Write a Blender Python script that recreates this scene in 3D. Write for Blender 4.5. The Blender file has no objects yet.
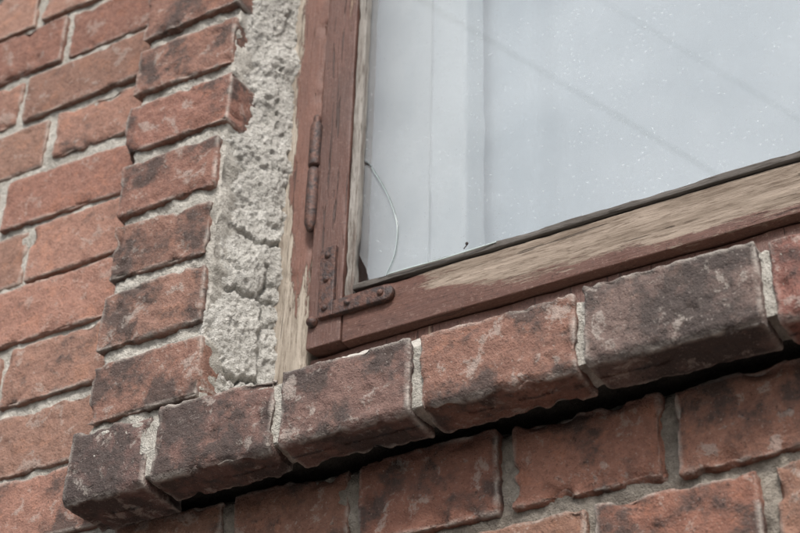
import bpy, math, random
import numpy as np
from mathutils import Matrix, Vector
H=1.55            # camera height above the pavement; z values below are relative to it
rng=np.random.RandomState(7); random.seed(7)
scene=bpy.context.scene
scene.view_settings.view_transform='Standard'; scene.view_settings.look='None'; scene.view_settings.exposure=0

# ---------------------------------------------------------------- noise
def _h(ix,iy,iz):
    n=(ix*374761393+iy*668265263+iz*2147483647*3+1013904223)&0xffffffff
    n=((n^(n>>13))*1274126177)&0xffffffff
    n=((n^(n>>16))*2246822519)&0xffffffff
    return ((n^(n>>15))&0xffff)/32767.5-1.0
def vn(p):
    p=np.asarray(p,dtype=np.float64)+1000.37
    i=np.floor(p).astype(np.int64); f=p-i; f=f*f*f*(f*(f*6-15)+10)
    r=0
    for a in (0,1):
        for b in (0,1):
            for c in (0,1):
                w=(f[:,0] if a else 1-f[:,0])*(f[:,1] if b else 1-f[:,1])*(f[:,2] if c else 1-f[:,2])
                r=r+w*_h(i[:,0]+a,i[:,1]+b,i[:,2]+c)
    return r
def fbm(p,o=4):
    r=0;a=1.;s=0
    for k in range(o):
        r=r+a*vn(p*(2.03**k)+k*17.3); s+=a; a*=.5
    return r/s

# ---------------------------------------------------------------- mesh accumulation
class Acc:
    def __init__(s): s.v=[];s.f=[];s.c=[];s.a=[];s.n=0
    def add(s,v,f,col,aux):
        s.v.append(v); s.f.append(f+s.n); s.c.append(col); s.a.append(aux); s.n+=len(v)
    def build(s,name,mat,parent=None,smooth=True):
        v=np.concatenate(s.v).copy(); v[:,2]+=H
        f=np.concatenate(s.f); c=np.concatenate(s.c); a=np.concatenate(s.a)
        me=bpy.data.meshes.new(name)
        me.vertices.add(len(v)); me.vertices.foreach_set('co',v.astype(np.float32).ravel())
        me.loops.add(f.size); me.loops.foreach_set('vertex_index',f.astype(np.int32).ravel())
        me.polygons.add(len(f)); me.polygons.foreach_set('loop_start',np.arange(0,f.size,4,dtype=np.int32))
        me.update(calc_edges=True)
        for nm,d in (('bcol',c),('aux',a)):
            at=me.attributes.new(nm,'FLOAT_COLOR','POINT')
            at.data.foreach_set('color',np.concatenate([d,np.ones((len(d),1))],1).astype(np.float32).ravel())
        me.polygons.foreach_set('use_smooth',[smooth]*len(f))
        me.validate(); me.update()
        o=bpy.data.objects.new(name,me); scene.collection.objects.link(o)
        o.data.materials.append(mat)
        if parent: o.parent=parent
        return o

def axis(L,r,res):
    n=max(1,int(round((L-2*r)/res)))
    mid=np.linspace(r,L-r,n+1)
    return np.unique(np.round(np.concatenate([[0,.3*r,.65*r],mid,[L-.65*r,L-.3*r,L]]),7))
def rbox(acc,x0,x1,y0,y1,z0,z1,r=.003,res=.004,amp=.0008,fine=.0004,chip=0.,col=(.5,.5,.5),soot=.5,rot=None,ry=None,freq=30.,rvar=.9,bot=0.,flake=1.):
    L=(x1-x0,y1-y0,z1-z0); res=(res,ry or res,res) if np.isscalar(res) else res
    r=min(r,min(L)*.45)
    ax=[axis(L[i],r,res[i]) for i in range(3)]
    V=[];F=[];n=0
    for d in range(3):
        u,w=[(1,2),(2,0),(0,1)][d]
        A,B=np.meshgrid(ax[u],ax[w],indexing='ij'); nu,nw=A.shape
        idx=np.arange(nu*nw).reshape(nu,nw)
        q=np.stack([idx[:-1,:-1],idx[1:,:-1],idx[1:,1:],idx[:-1,1:]],-1).reshape(-1,4)
        for side in (0,1):
            P=np.zeros((nu*nw,3)); P[:,u]=A.ravel(); P[:,w]=B.ravel(); P[:,d]=L[d]*side
            V.append(P); F.append((q if side else q[:,::-1])+n); n+=len(P)
    V=np.concatenate(V);F=np.concatenate(F)
    _,first,inv=np.unique(np.round(V*1e6).astype(np.int64),axis=0,return_index=True,return_inverse=True)
    V=V[first];F=inv.reshape(-1)[F]
    h=np.array(L)/2; p=V-h
    e=np.sort(h-np.abs(p),axis=1)[:,1]
    off=rng.rand(3)*200; wp=p+off
    rr=r*np.clip(1+rvar*1.3*fbm(wp*freq*1.2,3),.2,2.6)
    rr=np.minimum(rr,h.min()*.9)[:,None]
    q=np.clip(p,-h+rr,h-rr); dd=p-q; ln=np.linalg.norm(dd,axis=1,keepdims=True)+1e-9; nn=dd/ln
    disp=amp*fbm(wp*freq,3)+fine*fbm(wp*freq*5,3)
    if chip:
        ed=np.clip(1-e/.014,0,1)
        disp-=chip*np.clip(fbm(wp*freq*1.5+50,2)-.12,0,1)*ed*3
        fl=fbm(wp*freq*1.1+130,3)
        disp-=flake*chip*.38*np.clip((fl-.30)/.05,0,1)*np.clip(1-e/.022,.15,1)
        disp-=chip*.35*np.clip(fbm(wp*freq*2.2+90,2)-.35,0,1)*4
    P=q+nn*(rr*1.0)+nn*disp[:,None]
    if bot:   # worn, splayed lower front arris
        zz=P[:,2]+h[2]; t=np.clip(1-zz/(bot*1.2),0,1); m_=(P[:,1]<0)
        P[:,1]+=np.where(m_,t*bot*(1+.3*fbm(wp*30,2)),0)
    if rot is not None:
        P=P@np.array(Matrix.Rotation(rot[0],3,'X')@Matrix.Rotation(rot[1],3,'Y')@Matrix.Rotation(rot[2],3,'Z')).T
    P=P+np.array([(x0+x1)/2,(y0+y1)/2,(z0+z1)/2])
    m=len(P); c=np.tile(np.array(col,dtype=float),(m,1))
    aux=np.stack([np.full(m,soot),np.clip(e/.02,0,1),np.full(m,rng.rand())],1)
    acc.add(P,F,c,aux)

# ---------------------------------------------------------------- materials
class N:
    def __init__(s,name):
        s.m=bpy.data.materials.new(name); s.m.use_nodes=True; s.t=s.m.node_tree; s.t.nodes.clear()
        s.out=s.t.nodes.new('ShaderNodeOutputMaterial')
        s.co=s.t.nodes.new('ShaderNodeTexCoord').outputs['Object']
    def n(s,k): return s.t.nodes.new(k)
    def l(s,a,b):
        if isinstance(a,(int,float)): b.default_value=a
        elif isinstance(a,tuple): b.default_value=a if len(a)!=3 or b.type!='RGBA' else a+(1,)
        else: s.t.links.new(a,b)
    def noise(s,sc,det=5,rough=.6,vec=None,dist=0):
        x=s.n('ShaderNodeTexNoise'); x.inputs['Scale'].default_value=sc; x.inputs['Detail'].default_value=det
        x.inputs['Roughness'].default_value=rough; x.inputs['Distortion'].default_value=dist
        s.l(vec or s.co,x.inputs['Vector']); return x.outputs['Fac']
    def mapping(s,sc,vec=None):
        x=s.n('ShaderNodeMapping'); x.inputs['Scale'].default_value=sc; s.l(vec or s.co,x.inputs['Vector']); return x.outputs['Vector']
    def ramp(s,f,a,b,c0=0.,c1=1.):
        x=s.n('ShaderNodeMapRange'); s.l(f,x.inputs[0]); s.l(a,x.inputs[1]); s.l(b,x.inputs[2]); s.l(c0,x.inputs[3]); s.l(c1,x.inputs[4]); return x.outputs[0]
    def math(s,op,a,b=0.):
        x=s.n('ShaderNodeMath'); x.operation=op; s.l(a,x.inputs[0]); s.l(b,x.inputs[1]); return x.outputs[0]
    def mix(s,f,a,b,mode='MIX'):
        x=s.n('ShaderNodeMix'); x.data_type='RGBA'; x.blend_type=mode; s.l(f,x.inputs[0]); s.l(a,x.inputs[6]); s.l(b,x.inputs[7]); return x.outputs[2]
    def attr(s,nm):
        x=s.n('ShaderNodeAttribute'); x.attribute_name=nm; return x
    def bump(s,h,dist,st=1.,nrm=None):
        x=s.n('ShaderNodeBump'); s.l(h,x.inputs['Height']); x.inputs['Distance'].default_value=dist; x.inputs['Strength'].default_value=st
        if nrm: s.l(nrm,x.inputs['Normal'])
        return x.outputs[0]
    def bsdf(s,col,rough,nrm=None,metal=0.,spec=.3):
        x=s.n('ShaderNodeBsdfPrincipled'); s.l(col,x.inputs['Base Color']); s.l(rough,x.inputs['Roughness']); s.l(metal,x.inputs['Metallic'])
        x.inputs['Specular IOR Level'].default_value=spec
        if nrm: s.l(nrm,x.inputs['Normal'])
        s.l(x.outputs[0],s.out.inputs[0]); return x
    def sep(s,v):
        x=s.n('ShaderNodeSeparateXYZ'); s.l(v,x.inputs[0]); return x.outputs

def brick_mat(name,dust=(.44,.40,.355)):
    k=N(name); bc=k.attr('bcol').outputs['Color']; aux=k.attr('aux').outputs['Vector']
    a=k.sep(aux)
    cmb=k.n('ShaderNodeCombineXYZ'); k.l(k.math('MULTIPLY',a[2],37.),cmb.inputs[0]); k.l(k.math('MULTIPLY',a[2],91.),cmb.inputs[1]); k.l(k.math('MULTIPLY',a[2],13.),cmb.inputs[2])
    va=k.n('ShaderNodeVectorMath'); va.operation='ADD'; k.l(k.co,va.inputs[0]); k.l(cmb.outputs[0],va.inputs[1]); v=va.outputs[0]
    n1=k.noise(17,5,.66,v); n2=k.noise(95,4,.75,v); n3=k.noise(520,2,.7,v); n4=k.noise(34,6,.72,v,.35)
    c=k.mix(k.ramp(n2,.3,.7),k.mix(1.,bc,(.66,.65,.66),'MULTIPLY'),k.mix(1.,bc,(1.22,1.22,1.21),'MULTIPLY'))
    # exposed core patches
    c=k.mix(k.math('MULTIPLY',k.ramp(n4,.56,.59),.38),c,k.mix(1.,bc,(1.36,1.20,1.05),'MULTIPLY'))
    # soot
    th=k.ramp(a[0],0.,1.,.72,.36)
    s1=k.ramp(k.math('ADD',k.math('SUBTRACT',n1,th),k.math('MULTIPLY',k.math('SUBTRACT',n2,.5),.22)),-.03,.08)
    c=k.mix(k.math('MULTIPLY',s1,.82),c,(.052,.044,.041))
    # pale bloom / dust, crusty
    s2=k.ramp(k.math('ADD',k.math('MULTIPLY',n4,-1.),k.math('MULTIPLY',n2,.3)),-.275,-.225)
    c=k.mix(k.math('MULTIPLY',s2,k.ramp(a[0],0,1,.26,.62)),c,k.mix(.35,dust,(.20,.16,.14)))
    # edges wear
    ed=k.math('MULTIPLY',k.ramp(a[1],.0,.26,1.,0.),k.ramp(n4,.42,.55))
    c=k.mix(k.math('MULTIPLY',ed,.65),c,dust)
    # speckle
    c=k.mix(k.math('MULTIPLY',k.ramp(n3,.62,.70),.8),c,k.mix(1.,c,(.35,.34,.34),'MULTIPLY'))
    c=k.mix(k.math('MULTIPLY',k.ramp(n3,.35,.30),.4),c,dust)
    hgt=k.math('ADD',k.math('MULTIPLY',n2,.75),k.math('MULTIPLY',n3,.28))
    hgt=k.math('SUBTRACT',hgt,k.math('MULTIPLY',k.ramp(n2,.62,.68),.35))
    k.bsdf(c,.9,k.bump(hgt,.0042,1.),spec=.22); return k.m
def mortar_mat(name,base=(.43,.41,.37),dark=(.22,.205,.185),pit=.62,bd=.005):
    k=N(name)
    n1=k.noise(26,4,.65); n2=k.noise(150,4,.78); n3=k.noise(560,2,.7)
    c=k.mix(k.ramp(n1,.32,.66),dark,base)
    c=k.mix(k.ramp(n2,.35,.7),k.mix(1.,c,(.74,.73,.71),'MULTIPLY'),k.mix(1.,c,(1.15,1.15,1.15),'MULTIPLY'))
    c=k.mix(k.ramp(n3,pit,pit+.1),c,(.13,.12,.105))
    h=k.math('ADD',k.math('MULTIPLY',n2,.8),k.math('MULTIPLY',n3,.45))
    k.bsdf(c,.95,k.bump(h,bd,1.),spec=.15); return k.m
def wood_mat(name,bare_expr,vert,paint=(.155,.050,.030),paint2=(.105,.036,.024),bare=(.30,.235,.18),crackamt=.6):
    k=N(name); sc=(60,60,5) if vert else (5,60,60)
    g=k.noise(1.6,6,.75,k.mapping(sc)); g2=k.noise(9,4,.75,k.mapping(sc))
    lo=k.noise(14,7,.78,k.mapping((1,1,.3) if vert else (.3,1,1)))
    cr=k.noise(5.,3,.6,k.mapping((34,34,1.6) if vert else (1.6,34,34)),.3)
    fine=k.noise(340,3,.7)
    p=k.mix(k.ramp(lo,.35,.65),paint2,paint)
    p=k.mix(k.math('MULTIPLY',k.ramp(g2,.5,.72),.4),p,k.mix(1.,p,(1.6,1.6,1.6),'MULTIPLY'))
    p=k.mix(k.ramp(fine,.58,.68),p,k.mix(1.,p,(.50,.50,.50),'MULTIPLY'))
    p=k.mix(k.math('MULTIPLY',k.ramp(fine,.40,.33),.35),p,(.30,.22,.18))
    b=k.mix(k.ramp(g,.34,.64),k.mix(1.,bare,(.46,.43,.40),'MULTIPLY'),bare)
    b=k.mix(k.math('MULTIPLY',k.ramp(g2,.50,.64),.85),b,k.mix(1.,bare,(.32,.28,.25),'MULTIPLY'))
    mask=bare_expr(k,g,lo)
    c=k.mix(mask,p,b)
    crk=k.ramp(cr,.645,.67)
    c=k.mix(k.math('MULTIPLY',crk,crackamt),c,(.022,.015,.012))
    h=k.math('ADD',k.math('MULTIPLY',g,.4),k.math('MULTIPLY',g2,.4)); h=k.math('SUBTRACT',h,k.math('MULTIPLY',mask,.4))
    h=k.math('SUBTRACT',k.math('ADD',h,k.math('MULTIPLY',fine,.18)),k.math('MULTIPLY',crk,.6))
    k.bsdf(c,k.ramp(mask,0,1,.52,.88),k.bump(h,.0020,1.),spec=.35); return k.m

M_brick=brick_mat('weathered_red_brick')
M_mort=mortar_mat('lime_mortar',(.56,.53,.48),(.33,.31,.275))
M_mortd=mortar_mat('dirty_mortar',(.38,.34,.29),(.19,.165,.14))
M_mortk=mortar_mat('shade_dark_bed_joint',(.11,.095,.08),(.06,.05,.042))  # mortar darkened to paint in the shade of the recess under the sill
M_plas=mortar_mat('rough_render',(.66,.64,.595),(.44,.42,.385),.62,.0085)

# ---------------------------------------------------------------- brick wall
W=1.06
wall=bpy.data.objects.new('brick_wall',None); scene.collection.objects.link(wall)
sillE=bpy.data.objects.new('brick_window_sill',None); scene.collection.objects.link(sillE)
win=bpy.data.objects.new('wooden_window',None); scene.collection.objects.link(win)
def bcol(base,v=.18):
    k=1+v*(rng.rand()*2-1); g=1+.08*(rng.rand()*2-1)
    return (base[0]*k,base[1]*k*g,base[2]*k*g)
RED=(.250,.138,.104); DRK=(.190,.108,.084)
B=Acc(); G=Acc(); GD=Acc()
XL,XR=-3.2,3.2; OPL,OPR=-.80,.52; ZB,ZT=-1.55,3.2
p=.0805
k0=int(math.floor((ZB-.733)/p))
for k in range(k0,int((ZT-.733)/p)):
    zc=.733+k*p; z0=zc+.0042; z1=zc+p-.0042
    if z0<ZB: continue
    st=(-1.10 if k%2 else -1.152)+.004*rng.randn()
    joints=[st+.2145*i for i in range(-12,24)]
    for a,b in zip(joints[:-1],joints[1:]):
        xa,xb=a+.0044,b-.0044
        spans=[(xa,xb)]
        lo,hi=(OPL-.09,OPR+.09)
        if zc<1.99:   # opening / apron region left out
            new=[]
            for (s,e) in spans:
                if e<=lo or s>=hi: new.append((s,e))
                elif s<lo-.02: new.append((s,lo))
                elif e>hi+.02: new.append((hi,e))
            spans=new
        for s,e in spans:
            if s<XL or e>XR or e-s<.02: continue
            near=(s>-1.55 and e<-.8 and zc>.4 and zc<1.75)
            j=.0014*rng.randn(3)
            rbox(B,s+j[0],e+j[1],W+.002*rng.randn(),W+.09,z0+j[2],z1+.001*rng.randn(),r=.0032,res=.0045 if near else .03,ry=.02,
                 amp=.0018 if near else .0005,fine=.0008,chip=.004 if near else 0,col=bcol(RED,.20),soot=.12+.42*rng.rand()**1.4,
                 rot=(.010*rng.randn(),.005*rng.randn(),.006*rng.randn()))
# mortar bodies
rbox(G,-1.56,-.83,W+.0062,W+.3,.35,1.8,r=.002,res=.0045,ry=.1,amp=.0026,fine=.0016,freq=45)
rbox(G,XL,-1.55,W+.006,W+.29,ZB,ZT,r=.002,res=.1,amp=0,fine=0)
rbox(G,-1.56,OPL-.01,W+.006,W+.29,ZB,.36,r=.002,res=.1,amp=0,fine=0)
rbox(G,-1.56,OPL-.01,W+.006,W+.29,1.79,ZT,r=.002,res=.1,amp=0,fine=0)
rbox(G,OPR+.01,XR,W+.006,W+.29,ZB,ZT,r=.002,res=.1,amp=0,fine=0)
rbox(G,OPL-.02,OPR+.02,W+.007,W+.28,2.0,ZT-.01,r=.002,res=.1,amp=0,fine=0)
rbox(G,OPL-.02,OPR+.02,W+.007,W+.28,ZB+.01,.69,r=.002,res=.1,amp=0,fine=0)
# ---- raised surround (projecting band of headers each side of the window)
cp=.082
xr=[-.818,-.824,-.826,-.821,-.818,-.822,-.817,-.816,-.820,-.817]
for k in range(-1,16):
    z0=.741+cp*k+.0080; z1=.741+cp*(k+1)-.0080
    x1=xr[k%len(xr)]+.002*rng.randn(); x0=-.951+.003*rng.randn()
    if z1>2.0: break
    soot=[.62,.66,.58,.54,.60,.55,.6][k%7]
    rbox(B,x0,x1,W-.03+.0015*rng.randn(),W+.06,z0+.001*rng.randn(),z1+.0012*rng.randn(),r=.0036,res=.003 if z0<1.5 else .01,ry=.01,amp=.0016,fine=.0011,chip=.005,flake=.7,
         col=bcol((.214,.119,.091),.12),soot=soot,rot=(.01*rng.randn(),.012*rng.randn(),.02*rng.randn()))
    rbox(B,.535,.67,W-.03,W+.06,z0,z1,r=.004,res=.012,ry=.02,amp=.001,fine=.0005,col=bcol(DRK,.2),soot=.4)
rbox(G,-.944,-.822,W-.0220,W+.05,.66,1.60,r=.002,res=.003,ry=.01,amp=.0048,fine=.0022,freq=70)
rbox(G,-.944,-.822,W-.0235,W+.05,1.59,2.02,r=.002,res=.02,amp=.001,fine=.001)
rbox(G,.54,.665,W-.0235,W+.05,.66,2.02,r=.002,res=.02,amp=.001,fine=.001)
# lintel: soldier course
x=-.95
while x<.66:
    rbox(B,x+.006,x+.0765,W-.03,W+.1,2.02,2.24,r=.004,res=.012,ry=.03,amp=.001,fine=.0005,col=bcol(RED,.2),soot=.3); x+=.0825
rbox(G,-.945,.66,W-.0225,W+.1,2.015,2.235,r=.002,res=.05,amp=0,fine=0)
# ---- apron of headers under the sill
aj=[-.905,-.772,-.645,-.505,-.367,-.232,-.1]; ap=.0835
for k in range(0,14):
    zt=.634-ap*k; zb=zt-.0745
    if zb<ZB: break
    js=list(aj) if k%2==0 else [-.905]+[(a+b)/2 for a,b in zip(aj[:-1],aj[1:])]
    while js[-1]<.66: js.append(js[-1]+.134)
    js[-1]=min(js[-1],.67)
    for a,b in zip(js[:-1],js[1:]):
        near=(k<3 and a<.0)
        rbox(B,a+.0050+.001*rng.randn(),b-.0050+.001*rng.randn(),W-.03+.002*rng.randn(),W+.06,zb+.0012*rng.randn(),zt+.001*rng.randn(),r=.0040,res=.0025 if near else .02,ry=.008 if near else .03,
             amp=.0020 if near else .001,fine=.0012,chip=.006 if near else 0,flake=.6,col=bcol((.245,.128,.092),.16),soot=.40+.25*rng.rand(),rot=(.012*rng.randn(),.01*rng.randn(),.012*rng.randn()))
rbox(GD,-.897,0.,W-.022,W+.05,.36,.632,r=.002,res=.003,ry=.01,amp=.004,fine=.0016,freq=70)
rbox(GD,-.897,.66,W-.019,W+.05,ZB,.365,r=.002,res=.05,amp=.0,fine=.0)
rbox(GD,-.01,.66,W-.019,W+.05,.36,.632,r=.002,res=.05,amp=.0,fine=.0)
B.build('bricks',M_brick,wall); G.build('mortar_joints',M_mort,wall); GD.build('apron_mortar_joints',M_mortd,wall)

# ---- sill
S=Acc(); SG=Acc(); SJ=Acc(); SK=Acc()
sj=[-.908,-.811,-.681,-.551,-.408,-.2625,-.118,.02,.155,.29,.425,.56,.69]
sc=[((.150,.095,.083),.80),((.166,.099,.083),.72),((.168,.104,.088),.74),((.214,.117,.089),.66),((.158,.113,.098),.75),((.205,.097,.078),.54)]
for i,(a,b) in enumerate(zip(sj[:-1],sj[1:])):
    near=i<7; c,so=sc[i] if i<len(sc) else (DRK,.5)
    dy=[.004,.002,0,.001,-.002,.004,0][i] if near else 0
    zl=.6275+.001*rng.randn(); zh=.6970+.0012*rng.randn()
    rbox(S,a+.0042,b-.0042,W-.097+dy,(W-.034 if i==0 else W-.052),zl,zh,r=.0026,res=.0021 if near else .01,ry=.004 if near else .02,amp=.0011,fine=.0012,
         chip=.0042 if near else .002,flake=.45,rvar=.7,col=c,soot=so,rot=(.01*rng.randn(),.006*rng.randn(),.008*rng.randn()),bot=.0045)
rbox(SJ,-.90,.68,W-.0905,W-.054,.634,.691,r=.002,res=.003,ry=.01,amp=.0035,fine=.0015,freq=70)
rbox(SK,-.898,.678,W-.057,W+.05,.650,.688,r=.002,res=.006,ry=.01,amp=.003,fine=.0015,freq=70)
def grid_surface(acc,fn,nu,nv):
    u,v=np.meshgrid(np.linspace(0,1,nu),np.linspace(0,1,nv),indexing='ij')
    P=fn(u.ravel(),v.ravel()); idx=np.arange(nu*nv).reshape(nu,nv)
    q=np.stack([idx[:-1,:-1],idx[1:,:-1],idx[1:,1:],idx[:-1,1:]],-1).reshape(-1,4)
    acc.add(P,q,np.full((len(P),3),.5),np.full((len(P),3),.5))
def flaunch(u,v):
    x=-.815+1.34*u; y=.972+.15*v
    base=.690+.075*v
    P=np.stack([x,y,base],1)
    lump=fbm(P*55,4)*.003+fbm(P*160,3)*.0015
    xx=np.stack([x*60,x*0+5,x*0],1)
    peek=np.clip(np.exp(-((x+.61)/.085)**4),0,1)*.0146*np.exp(-((v-.12)/.10)**2)*(1+fbm(xx,4)*.30)
    P[:,2]+=lump+peek; return P
grid_surface(SG,flaunch,700,70)
S.build('sill_bricks',M_brick,sillE); SJ.build('sill_joints',M_mort,sillE); SK.build('sill_bed',M_mortk,sillE)
SG.build('sill_mortar_fillet',mortar_mat('pale_sill_mortar',(.52,.49,.45),(.34,.31,.275),.7,.003),sillE)

# ---- rough render in the reveal
PL=Acc()
def reveal(u,v):
    z=.66+1.36*u
    x=-.836+.042*v; y=1.041+.078*np.clip((v-.12)/.88,0,1)**.85
    P=np.stack([x,y,z],1); n=np.array([.86,-.5,0])
    big=fbm(P*14,3)
    pl=np.clip((fbm(P*22+40,4)+.10)/.07,0,1)
    d=big*.0065+pl*.0022+fbm(P*70,3)*.0018+fbm(P*300,3)*.0024
    pits=np.clip(fbm(P*110+70,2)-.36,0,1); d-=pits*.014
    for zc,am in ((.958,.008),(.886,.006),(.79,.012),(1.175,.003),(1.33,.004)):
        w=fbm(np.stack([x*60,y*60,np.full_like(z,zc*50)],1),4)*.018
        d-=am*np.exp(-((z-zc-w)/.0026)**2)
    d+=.004*np.exp(-((z-.915)/.03)**2)+.004*np.exp(-((z-.84)/.03)**2)+.001
    w=fbm(np.stack([z*40,z*0+3,z*0],1),3)*.1
    d-=.006*np.exp(-((v-.78-w)/.03)**2)*(z<.93)
    d*=np.clip(v/.08,0,1)*.8+.2
    P=P+n*d[:,None]; return P
grid_surface(PL,reveal,820,84)
def reveal_r(u,v):
    z=.66+1.36*u; x=.55-.03*v; y=1.035+.085*v
    P=np.stack([x,y,z],1); P[:,0]-=fbm(P*30,4)*.006; return P
grid_surface(PL,reveal_r,160,14)
PL.build('reveal_render',M_plas,wall)

# ---------------------------------------------------------------- window
def posz(k): return k.sep(k.co)
def bare_outer(k,g,lo):
    s=posz(k)
    left=k.ramp(s[0],-.799,-.776,1.,0.)
    low=k.ramp(s[2],H+.80,H+1.02,.30,0.)
    m=k.math('ADD',k.math('ADD',k.math('MULTIPLY',left,.31),low),k.math('MULTIPLY',g,.60))
    m=k.math('ADD',m,k.math('MULTIPLY',lo,.60)); return k.ramp(m,.76,.79)
def bare_stile(k,g,lo):
    m=k.math('ADD',k.math('MULTIPLY',g,.6),k.math('MULTIPLY',lo,.6)); return k.ramp(m,.70,.73)
def bare_rail(k,g,lo):
    s=posz(k)
    rt=k.ramp(s[0],-.68,-.48,0.,.66)
    up=k.ramp(s[2],H+.820,H+.862,-.16,.42)
    m=k.math('MULTIPLY',rt,k.math('ADD',up,.35)); m=k.math('ADD',m,k.math('MULTIPLY',lo,.85)); m=k.math('ADD',m,k.math('MULTIPLY',g,.42))
    return k.ramp(m,.80,.87)
m_out=wood_mat('peeling_frame_paint',bare_outer,True,(.170,.078,.055),(.105,.050,.037),(.40,.35,.29))
m_sti=wood_mat('stile_paint',bare_stile,True,(.112,.051,.037),(.075,.038,.029),(.23,.16,.12))
m_rail=wood_mat('rail_weathered_paint',bare_rail,False,(.118,.054,.038),(.078,.039,.030),(.31,.25,.20))
def bare_bead(k,g,lo): return k.ramp(k.math('ADD',k.math('MULTIPLY',g,.6),k.math('MULTIPLY',lo,.4)),.36,.48)
m_bead=wood_mat('bead_grey_wood',bare_bead,True,(.10,.065,.05),(.08,.055,.045),(.29,.27,.245))
m_beadh=wood_mat('bead_dark_wood',bare_bead,False,(.055,.045,.04),(.04,.033,.03),(.12,.108,.098))
def piece(name,mat,x0,x1,y0,y1,z0,z1,r=.002,amp=.0006,fine=.0002,res=.004,chip=.001,parent=win,rot=None):
    a=Acc(); rbox(a,x0,x1,y0,y1,z0,z1,r=r,res=res,ry=.01,amp=amp,fine=fine,chip=chip,freq=22,rot=rot); return a.build(name,mat,parent)
ZW=2.0
piece('frame_jamb',m_out,-.800,-.7552,1.112,1.19,.72,ZW,r=.002,chip=.003,res=.004)
piece('frame_jamb_far',m_out,.4735,.522,1.112,1.19,.72,ZW,res=.03)
piece('frame_bottom_rail',m_sti,-.7535,.4735,1.1155,1.188,.74,.8135,res=.008)
piece('frame_head',m_out,-.7535,.4735,1.1155,1.188,1.955,ZW,res=.03)
piece('sash_stile',m_sti,-.7508,-.7125,1.103,1.150,.8165,1.95,r=.0018)
piece('sash_stile_far',m_sti,.43,.471,1.103,1.150,.8165,1.95,res=.03)
piece('sash_bottom_rail',m_rail,-.7117,.4298,1.1045,1.150,.8150,.868,r=.0018)
piece('sash_top_rail',m_rail,-.7123,.4298,1.1045,1.150,1.91,1.95,res=.03)
piece('glazing_bead_side',m_bead,-.7118,-.7018,1.1065,1.117,.8685,1.91,r=.0012,chip=.0008,amp=.0004,res=.003)
piece('glazing_bead_bottom',m_beadh,-.7003,.4298,1.1015,1.1175,.8688,.8762,r=.0012,chip=.001,amp=.0005)

# glass pane: arc-shaped crack across the lower left corner
gz0,gz1,gx0,gx1,gy=.870,1.915,-.706,.435,1.1185
arc=[(-.706,1.041),(-.697,1.033),(-.686,1.013),(-.676,.992),(-.667,.968),(-.661,.944),(-.661,.922),(-.664,.905),(-.672,.887),(-.680,.870)]
def pane(name,poly,y,mat,tilt=0):
    me=bpy.data.meshes.new(name); me.from_pydata([(x,y+tilt*(x+.70),z+H) for x,z in poly],[],[list(range(len(poly)))]); me.update()
    o=bpy.data.objects.new(name,me); scene.collection.objects.link(o); o.data.materials.append(mat); o.parent=win; return o
k=N('dusty_window_glass')
fr=k.n('ShaderNodeFresnel'); fr.inputs[0].default_value=1.5
gl=k.n('ShaderNodeBsdfGlossy'); gl.inputs['Roughness'].default_value=.0; gl.inputs['Color'].default_value=(1,1,1,1)
tr=k.n('ShaderNodeBsdfTransparent'); tr.inputs[0].default_value=(.94,.97,.98,1)
df=k.n('ShaderNodeBsdfDiffuse'); df.inputs[0].default_value=(.76,.80,.83,1)
m1=k.n('ShaderNodeMixShader'); k.l(k.ramp(fr.outputs[0],0.,1.,.02,1.7),m1.inputs[0]); k.l(tr.outputs[0],m1.inputs[1]); k.l(gl.outputs[0],m1.inputs[2])
m2=k.n('ShaderNodeMixShader')
du=k.math('ADD',k.ramp(k.noise(6,4,.6),.3,.7,.13,.25),k.math('MULTIPLY',k.ramp(k.noise(420,2,.6),.66,.74),.25))
k.l(du,m2.inputs[0]); k.l(m1.outputs[0],m2.inputs[1]); k.l(df.outputs[0],m2.inputs[2]); k.l(m2.outputs[0],k.out.inputs[0])
m_glass=k.m
pane('glass_pane',[(gx1,gz0),(gx1,gz1),(gx0,gz1)]+arc,gy,m_glass)
pane('glass_shard',([(-.706,.925),(-.706,1.0395)]+[(x-.0010,z) for x,z in arc[1:9]]+[(-.682,.870),(-.688,.870),(-.697,.905)])[::-1],gy+.0012,m_glass,.02)
k=N('glass_cut_edge'); k.bsdf((.10,.125,.125),.15,spec=.8); m_ge=k.m
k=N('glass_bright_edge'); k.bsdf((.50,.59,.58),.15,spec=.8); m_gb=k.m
def tube(name,pts,rad,mat,parent=None,res=3,sc=1):
    cu=bpy.data.curves.new(name,'CURVE'); cu.dimensions='3D'; cu.bevel_depth=rad; cu.bevel_resolution=res; cu.use_fill_caps=True
    sp=cu.splines.new('POLY'); sp.points.add(len(pts)-1)
    for q,pt in zip(sp.points,pts): q.co=(pt[0],pt[1],pt[2]+H,1)
    o=bpy.data.objects.new(name,cu); scene.collection.objects.link(o); cu.materials.append(mat)
    if parent: o.parent=parent
    return o
def smooth(pts,n=6):
    P=np.array(pts); out=[]
    for i in range(len(P)-1):
        a,b,c,d=P[max(i-1,0)],P[i],P[i+1],P[min(i+2,len(P)-1)]
        for t in np.linspace(0,1,n,endpoint=False):
            out.append(.5*((2*b)+(-a+c)*t+(2*a-5*b+4*c-d)*t*t+(-a+3*b-3*c+d)*t**3))
    out.append(P[-1]); return out
arcs=smooth(arc)
tube('crack_edge',[(x,gy-.0012,z) for x,z in arcs],.00042,m_ge,win)
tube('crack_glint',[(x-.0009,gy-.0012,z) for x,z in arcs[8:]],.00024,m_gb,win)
tube('glass_lower_edge',[(-.66,1.1005,.8745),(-.645,1.100,.8740),(-.60,1.0995,.8725),(-.560,1.100,.8735),(-.545,1.101,.8745)],.0006,m_gb,win)

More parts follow.
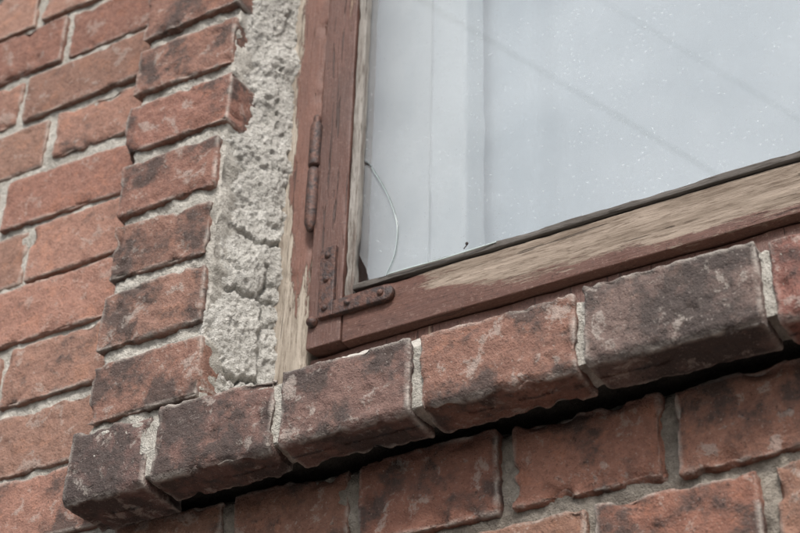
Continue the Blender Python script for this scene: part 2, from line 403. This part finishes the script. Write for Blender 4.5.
# interior: inner casing, curtain
k=N('old_white_paint'); n=k.noise(14,4,.7,k.mapping((1,1,.3)))
k.bsdf(k.mix(k.ramp(n,.45,.7),(.88,.90,.89),(.74,.79,.80)),.6,k.bump(k.noise(60,3,.6),.001,.4)); m_wh=k.m
piece('inner_casing',m_wh,-.82,-.658,1.175,1.22,.70,2.05,res=.02,chip=0)
piece('inner_stile',m_wh,-.652,-.607,1.160,1.205,.70,2.05,r=.006,res=.01,chip=0)
piece('inner_board',m_wh,-.80,.52,1.152,1.27,.72,.80,res=.05,chip=0)
piece('inner_head',m_wh,-.80,.52,1.192,1.35,2.0,2.06,res=.05,chip=0)
piece('inner_far_jamb',m_wh,.50,.56,1.192,1.35,.74,2.05,res=.05,chip=0)
CU=Acc()
def curt(u,v):
    x=-.66+1.2*u; z=.74+1.28*v
    f=np.clip((-.42-x)/.15,0.,1.)
    y=1.228+.009*np.sin((x+.58)*2*np.pi/.085+.6*np.sin(z*2.))*f+.003*np.sin(x*19+z*1.5)+.005*np.sin(x*7)
    return np.stack([x,y,z],1)
grid_surface(CU,curt,300,40)
k=N('net_curtain_fabric')
d=k.n('ShaderNodeBsdfDiffuse'); d.inputs[0].default_value=(.72,.775,.81,1)
k.l(d.outputs[0],k.out.inputs[0])
CU.build('window_curtain',k.m)

# ---- iron fittings
k=N('painted_rusty_iron'); n=k.noise(120,4,.7)
k.bsdf(k.mix(k.ramp(n,.42,.60),(.036,.024,.022),(.105,.050,.036)),.55,k.bump(k.noise(300,3,.7),.0016,.9),metal=.2,spec=.45); m_iron=k.m
I=Acc()
rbox(I,-.7365,-.7195,1.0978,1.104,.845,.927,r=.0010,res=.003,amp=.0006,fine=.0004)
rbox(I,-.7195,-.6615,1.0980,1.1046,.845,.8615,r=.0010,res=.003,amp=.0006,fine=.0004)
I.build('corner_bracket_plate',m_iron,win)
def lathe(name,prof,loc,axis_,mat,parent,seg=24):
    vs=[];fs=[]
    for r_,h_ in prof:
        for i in range(seg):
            t=2*math.pi*i/seg
            if axis_=='Z': vs.append((loc[0]+r_*math.cos(t),loc[1]+r_*math.sin(t),loc[2]+h_+H))
            else: vs.append((loc[0]+r_*math.cos(t),loc[1]-h_,loc[2]+r_*math.sin(t)+H))
    for j in range(len(prof)-1):
        for i in range(seg):
            a=j*seg+i;b=j*seg+(i+1)%seg; fs.append((a,b,b+seg,a+seg))
    fs.append(tuple(range(seg))[::-1]); fs.append(tuple(range((len(prof)-1)*seg,len(prof)*seg)))
    me=bpy.data.meshes.new(name); me.from_pydata(vs,[],fs); me.polygons.foreach_set('use_smooth',[True]*len(fs)); me.update()
    o=bpy.data.objects.new(name,me); scene.collection.objects.link(o); me.materials.append(mat); o.parent=parent; return o
lathe('bracket_end',[(.0084,-.005),(.0084,-.0002),(.0076,.0006)],(-.6615,1.0987,.8533),'Y',m_iron,win)
rv=[(.0001,.0030),(.0020,.0026),(.0031,.0013),(.0035,0.),(.0035,-.002)][::-1]
for x_,z_ in ((-.728,.916),(-.728,.888),(-.7285,.855),(-.703,.8535),(-.666,.8535)):
    lathe('bracket_rivet',rv,(x_,1.0976,z_),'Y',m_iron,win,16)
lathe('corner_bolt',[(.0001,.006),(.003,.0056),(.0052,.0035),(.0058,0.),(.0058,-.004)][::-1],(-.7437,1.1015,.845),'Y',m_iron,win,18)
hx,hy=-.7545,1.1025
lathe('hinge_upper_knuckle',[(.0062,0),(.0067,.002),(.0066,.052),(.0060,.055),(.0036,.058),(.0044,.062),(.0032,.067),(.0004,.070)],(hx,hy,1.040),'Z',m_iron,win)
lathe('hinge_lower_knuckle',[(.0004,-.006),(.003,-.004),(.0050,.001),(.0064,.005),(.0068,.03),(.0064,.070),(.0050,.0745)],(hx,hy,.962),'Z',m_iron,win)
k=N('dark_nail'); k.bsdf((.04,.03,.028),.5,metal=.6); m_nail=k.m
for x_,l_ in ((-.577,.008),):
    tube('glazing_nail',[(x_,1.098,.8755),(x_+.0006,1.104,.8760+l_)],.0006,m_nail,win)
    lathe('nail_head',[(.0004,.0012),(.0015,.001),(.0016,0)][::-1],(x_+.0006,1.103,.8760+l_),'Y',m_nail,win,10)

# ---------------------------------------------------------------- street side
def mesh(name,vs,fs,mat,parent=None):
    me=bpy.data.meshes.new(name); me.from_pydata(vs,[],fs); me.update(); o=bpy.data.objects.new(name,me); scene.collection.objects.link(o); me.materials.append(mat); o.parent=parent; return o
k=N('asphalt'); k.bsdf(k.mix(k.noise(60,4,.7),(.035,.035,.036),(.075,.073,.07)),.9); m_as=k.m
k=N('concrete_paving'); k.bsdf(k.mix(k.noise(12,4,.7),(.12,.115,.11),(.18,.17,.16)),.9,k.bump(k.noise(120,3,.7),.002,.5)); m_pv=k.m
mesh('ground',[(-600,-600,-.14),(600,-600,-.14),(600,600,-.14),(-600,600,-.14)],[(0,1,2,3)],m_as)
a=Acc(); rbox(a,-30,30,-1.4,1.3,-H-.15,-H+.0,r=.01,res=2.,amp=0,fine=0); a.build('pavement',m_pv)
pole=bpy.data.objects.new('utility_pole',None); scene.collection.objects.link(pole)
k=N('pole_wood'); k.bsdf(k.mix(k.noise(3,4,.7,k.mapping((8,8,.6))),(.10,.075,.055),(.2,.16,.13)),.9); m_pole=k.m
k=N('black_cable'); k.bsdf((.03,.03,.03),.6); m_cb=k.m
o=lathe('pole_shaft',[(.17,-1.69),(.15,4),(.12,12.9)],(-6.6,-6.0,0),'Z',m_pole,pole)
o=tube('pole_crossarm',[(-6.6,-6.9,12.3),(-6.6,-5.1,12.3)],.06,m_pole,pole)
sl=(6.662-8.507)/(-2.575+4.187); x1=-6.5; 
tube('guy_cable',[(x1,-6,8.507+sl*(x1+4.187)),(4.6,-6,8.507+sl*(4.6+4.187))],.013,m_cb,pole)
sl=(7.547-8.425)/(-2.5+3.199)
tube('guy_cable',[(x1,-6,8.425+sl*(x1+3.199)),(4.6,-6,8.425+sl*(4.6+3.199))],.007,m_cb,pole)

# ---------------------------------------------------------------- light
sd=Vector((.46,-.98,1.05)).normalized()
el=math.asin(sd.z); az=math.atan2(sd.x,sd.y)
w=bpy.data.worlds.new('World'); scene.world=w; w.use_nodes=True; t=w.node_tree
bg=t.nodes['Background']; sk=t.nodes.new('ShaderNodeTexSky'); sk.sky_type='NISHITA'; sk.sun_disc=False; sk.sun_elevation=el; sk.sun_rotation=az; sk.dust_density=3.; sk.air_density=1.
hs=t.nodes.new('ShaderNodeHueSaturation'); hs.inputs['Saturation'].default_value=.36; hs.inputs['Value'].default_value=1.45
t.links.new(sk.outputs[0],hs.inputs['Color']); t.links.new(hs.outputs[0],bg.inputs[0]); bg.inputs[1].default_value=.15
su=bpy.data.lights.new('sun','SUN'); su.energy=3.2; su.angle=math.radians(11); su.color=(1,.97,.93)
so=bpy.data.objects.new('sun',su); scene.collection.objects.link(so); so.rotation_euler=sd.to_track_quat('Z','Y').to_euler(); so.location=(3,-6,8)

# ---------------------------------------------------------------- camera
r_=Vector((.870,.492,.0243)).normalized(); b_=Vector((.417,-.710,-.567)); b_=(b_-b_.dot(r_)*r_).normalized(); u_=b_.cross(r_)
cam=bpy.data.cameras.new('camera'); co=bpy.data.objects.new('camera',cam); scene.collection.objects.link(co)
mw=Matrix((r_,u_,b_)).transposed().to_4x4(); mw.translation=Vector((0,0,H)); co.matrix_world=mw
cam.sensor_width=36; cam.lens=1631/800*36; cam.clip_start=.05; cam.clip_end=2000
cam.dof.use_dof=True; cam.dof.focus_distance=1.40; cam.dof.aperture_fstop=9.; cam.dof.aperture_blades=7
scene.camera=co
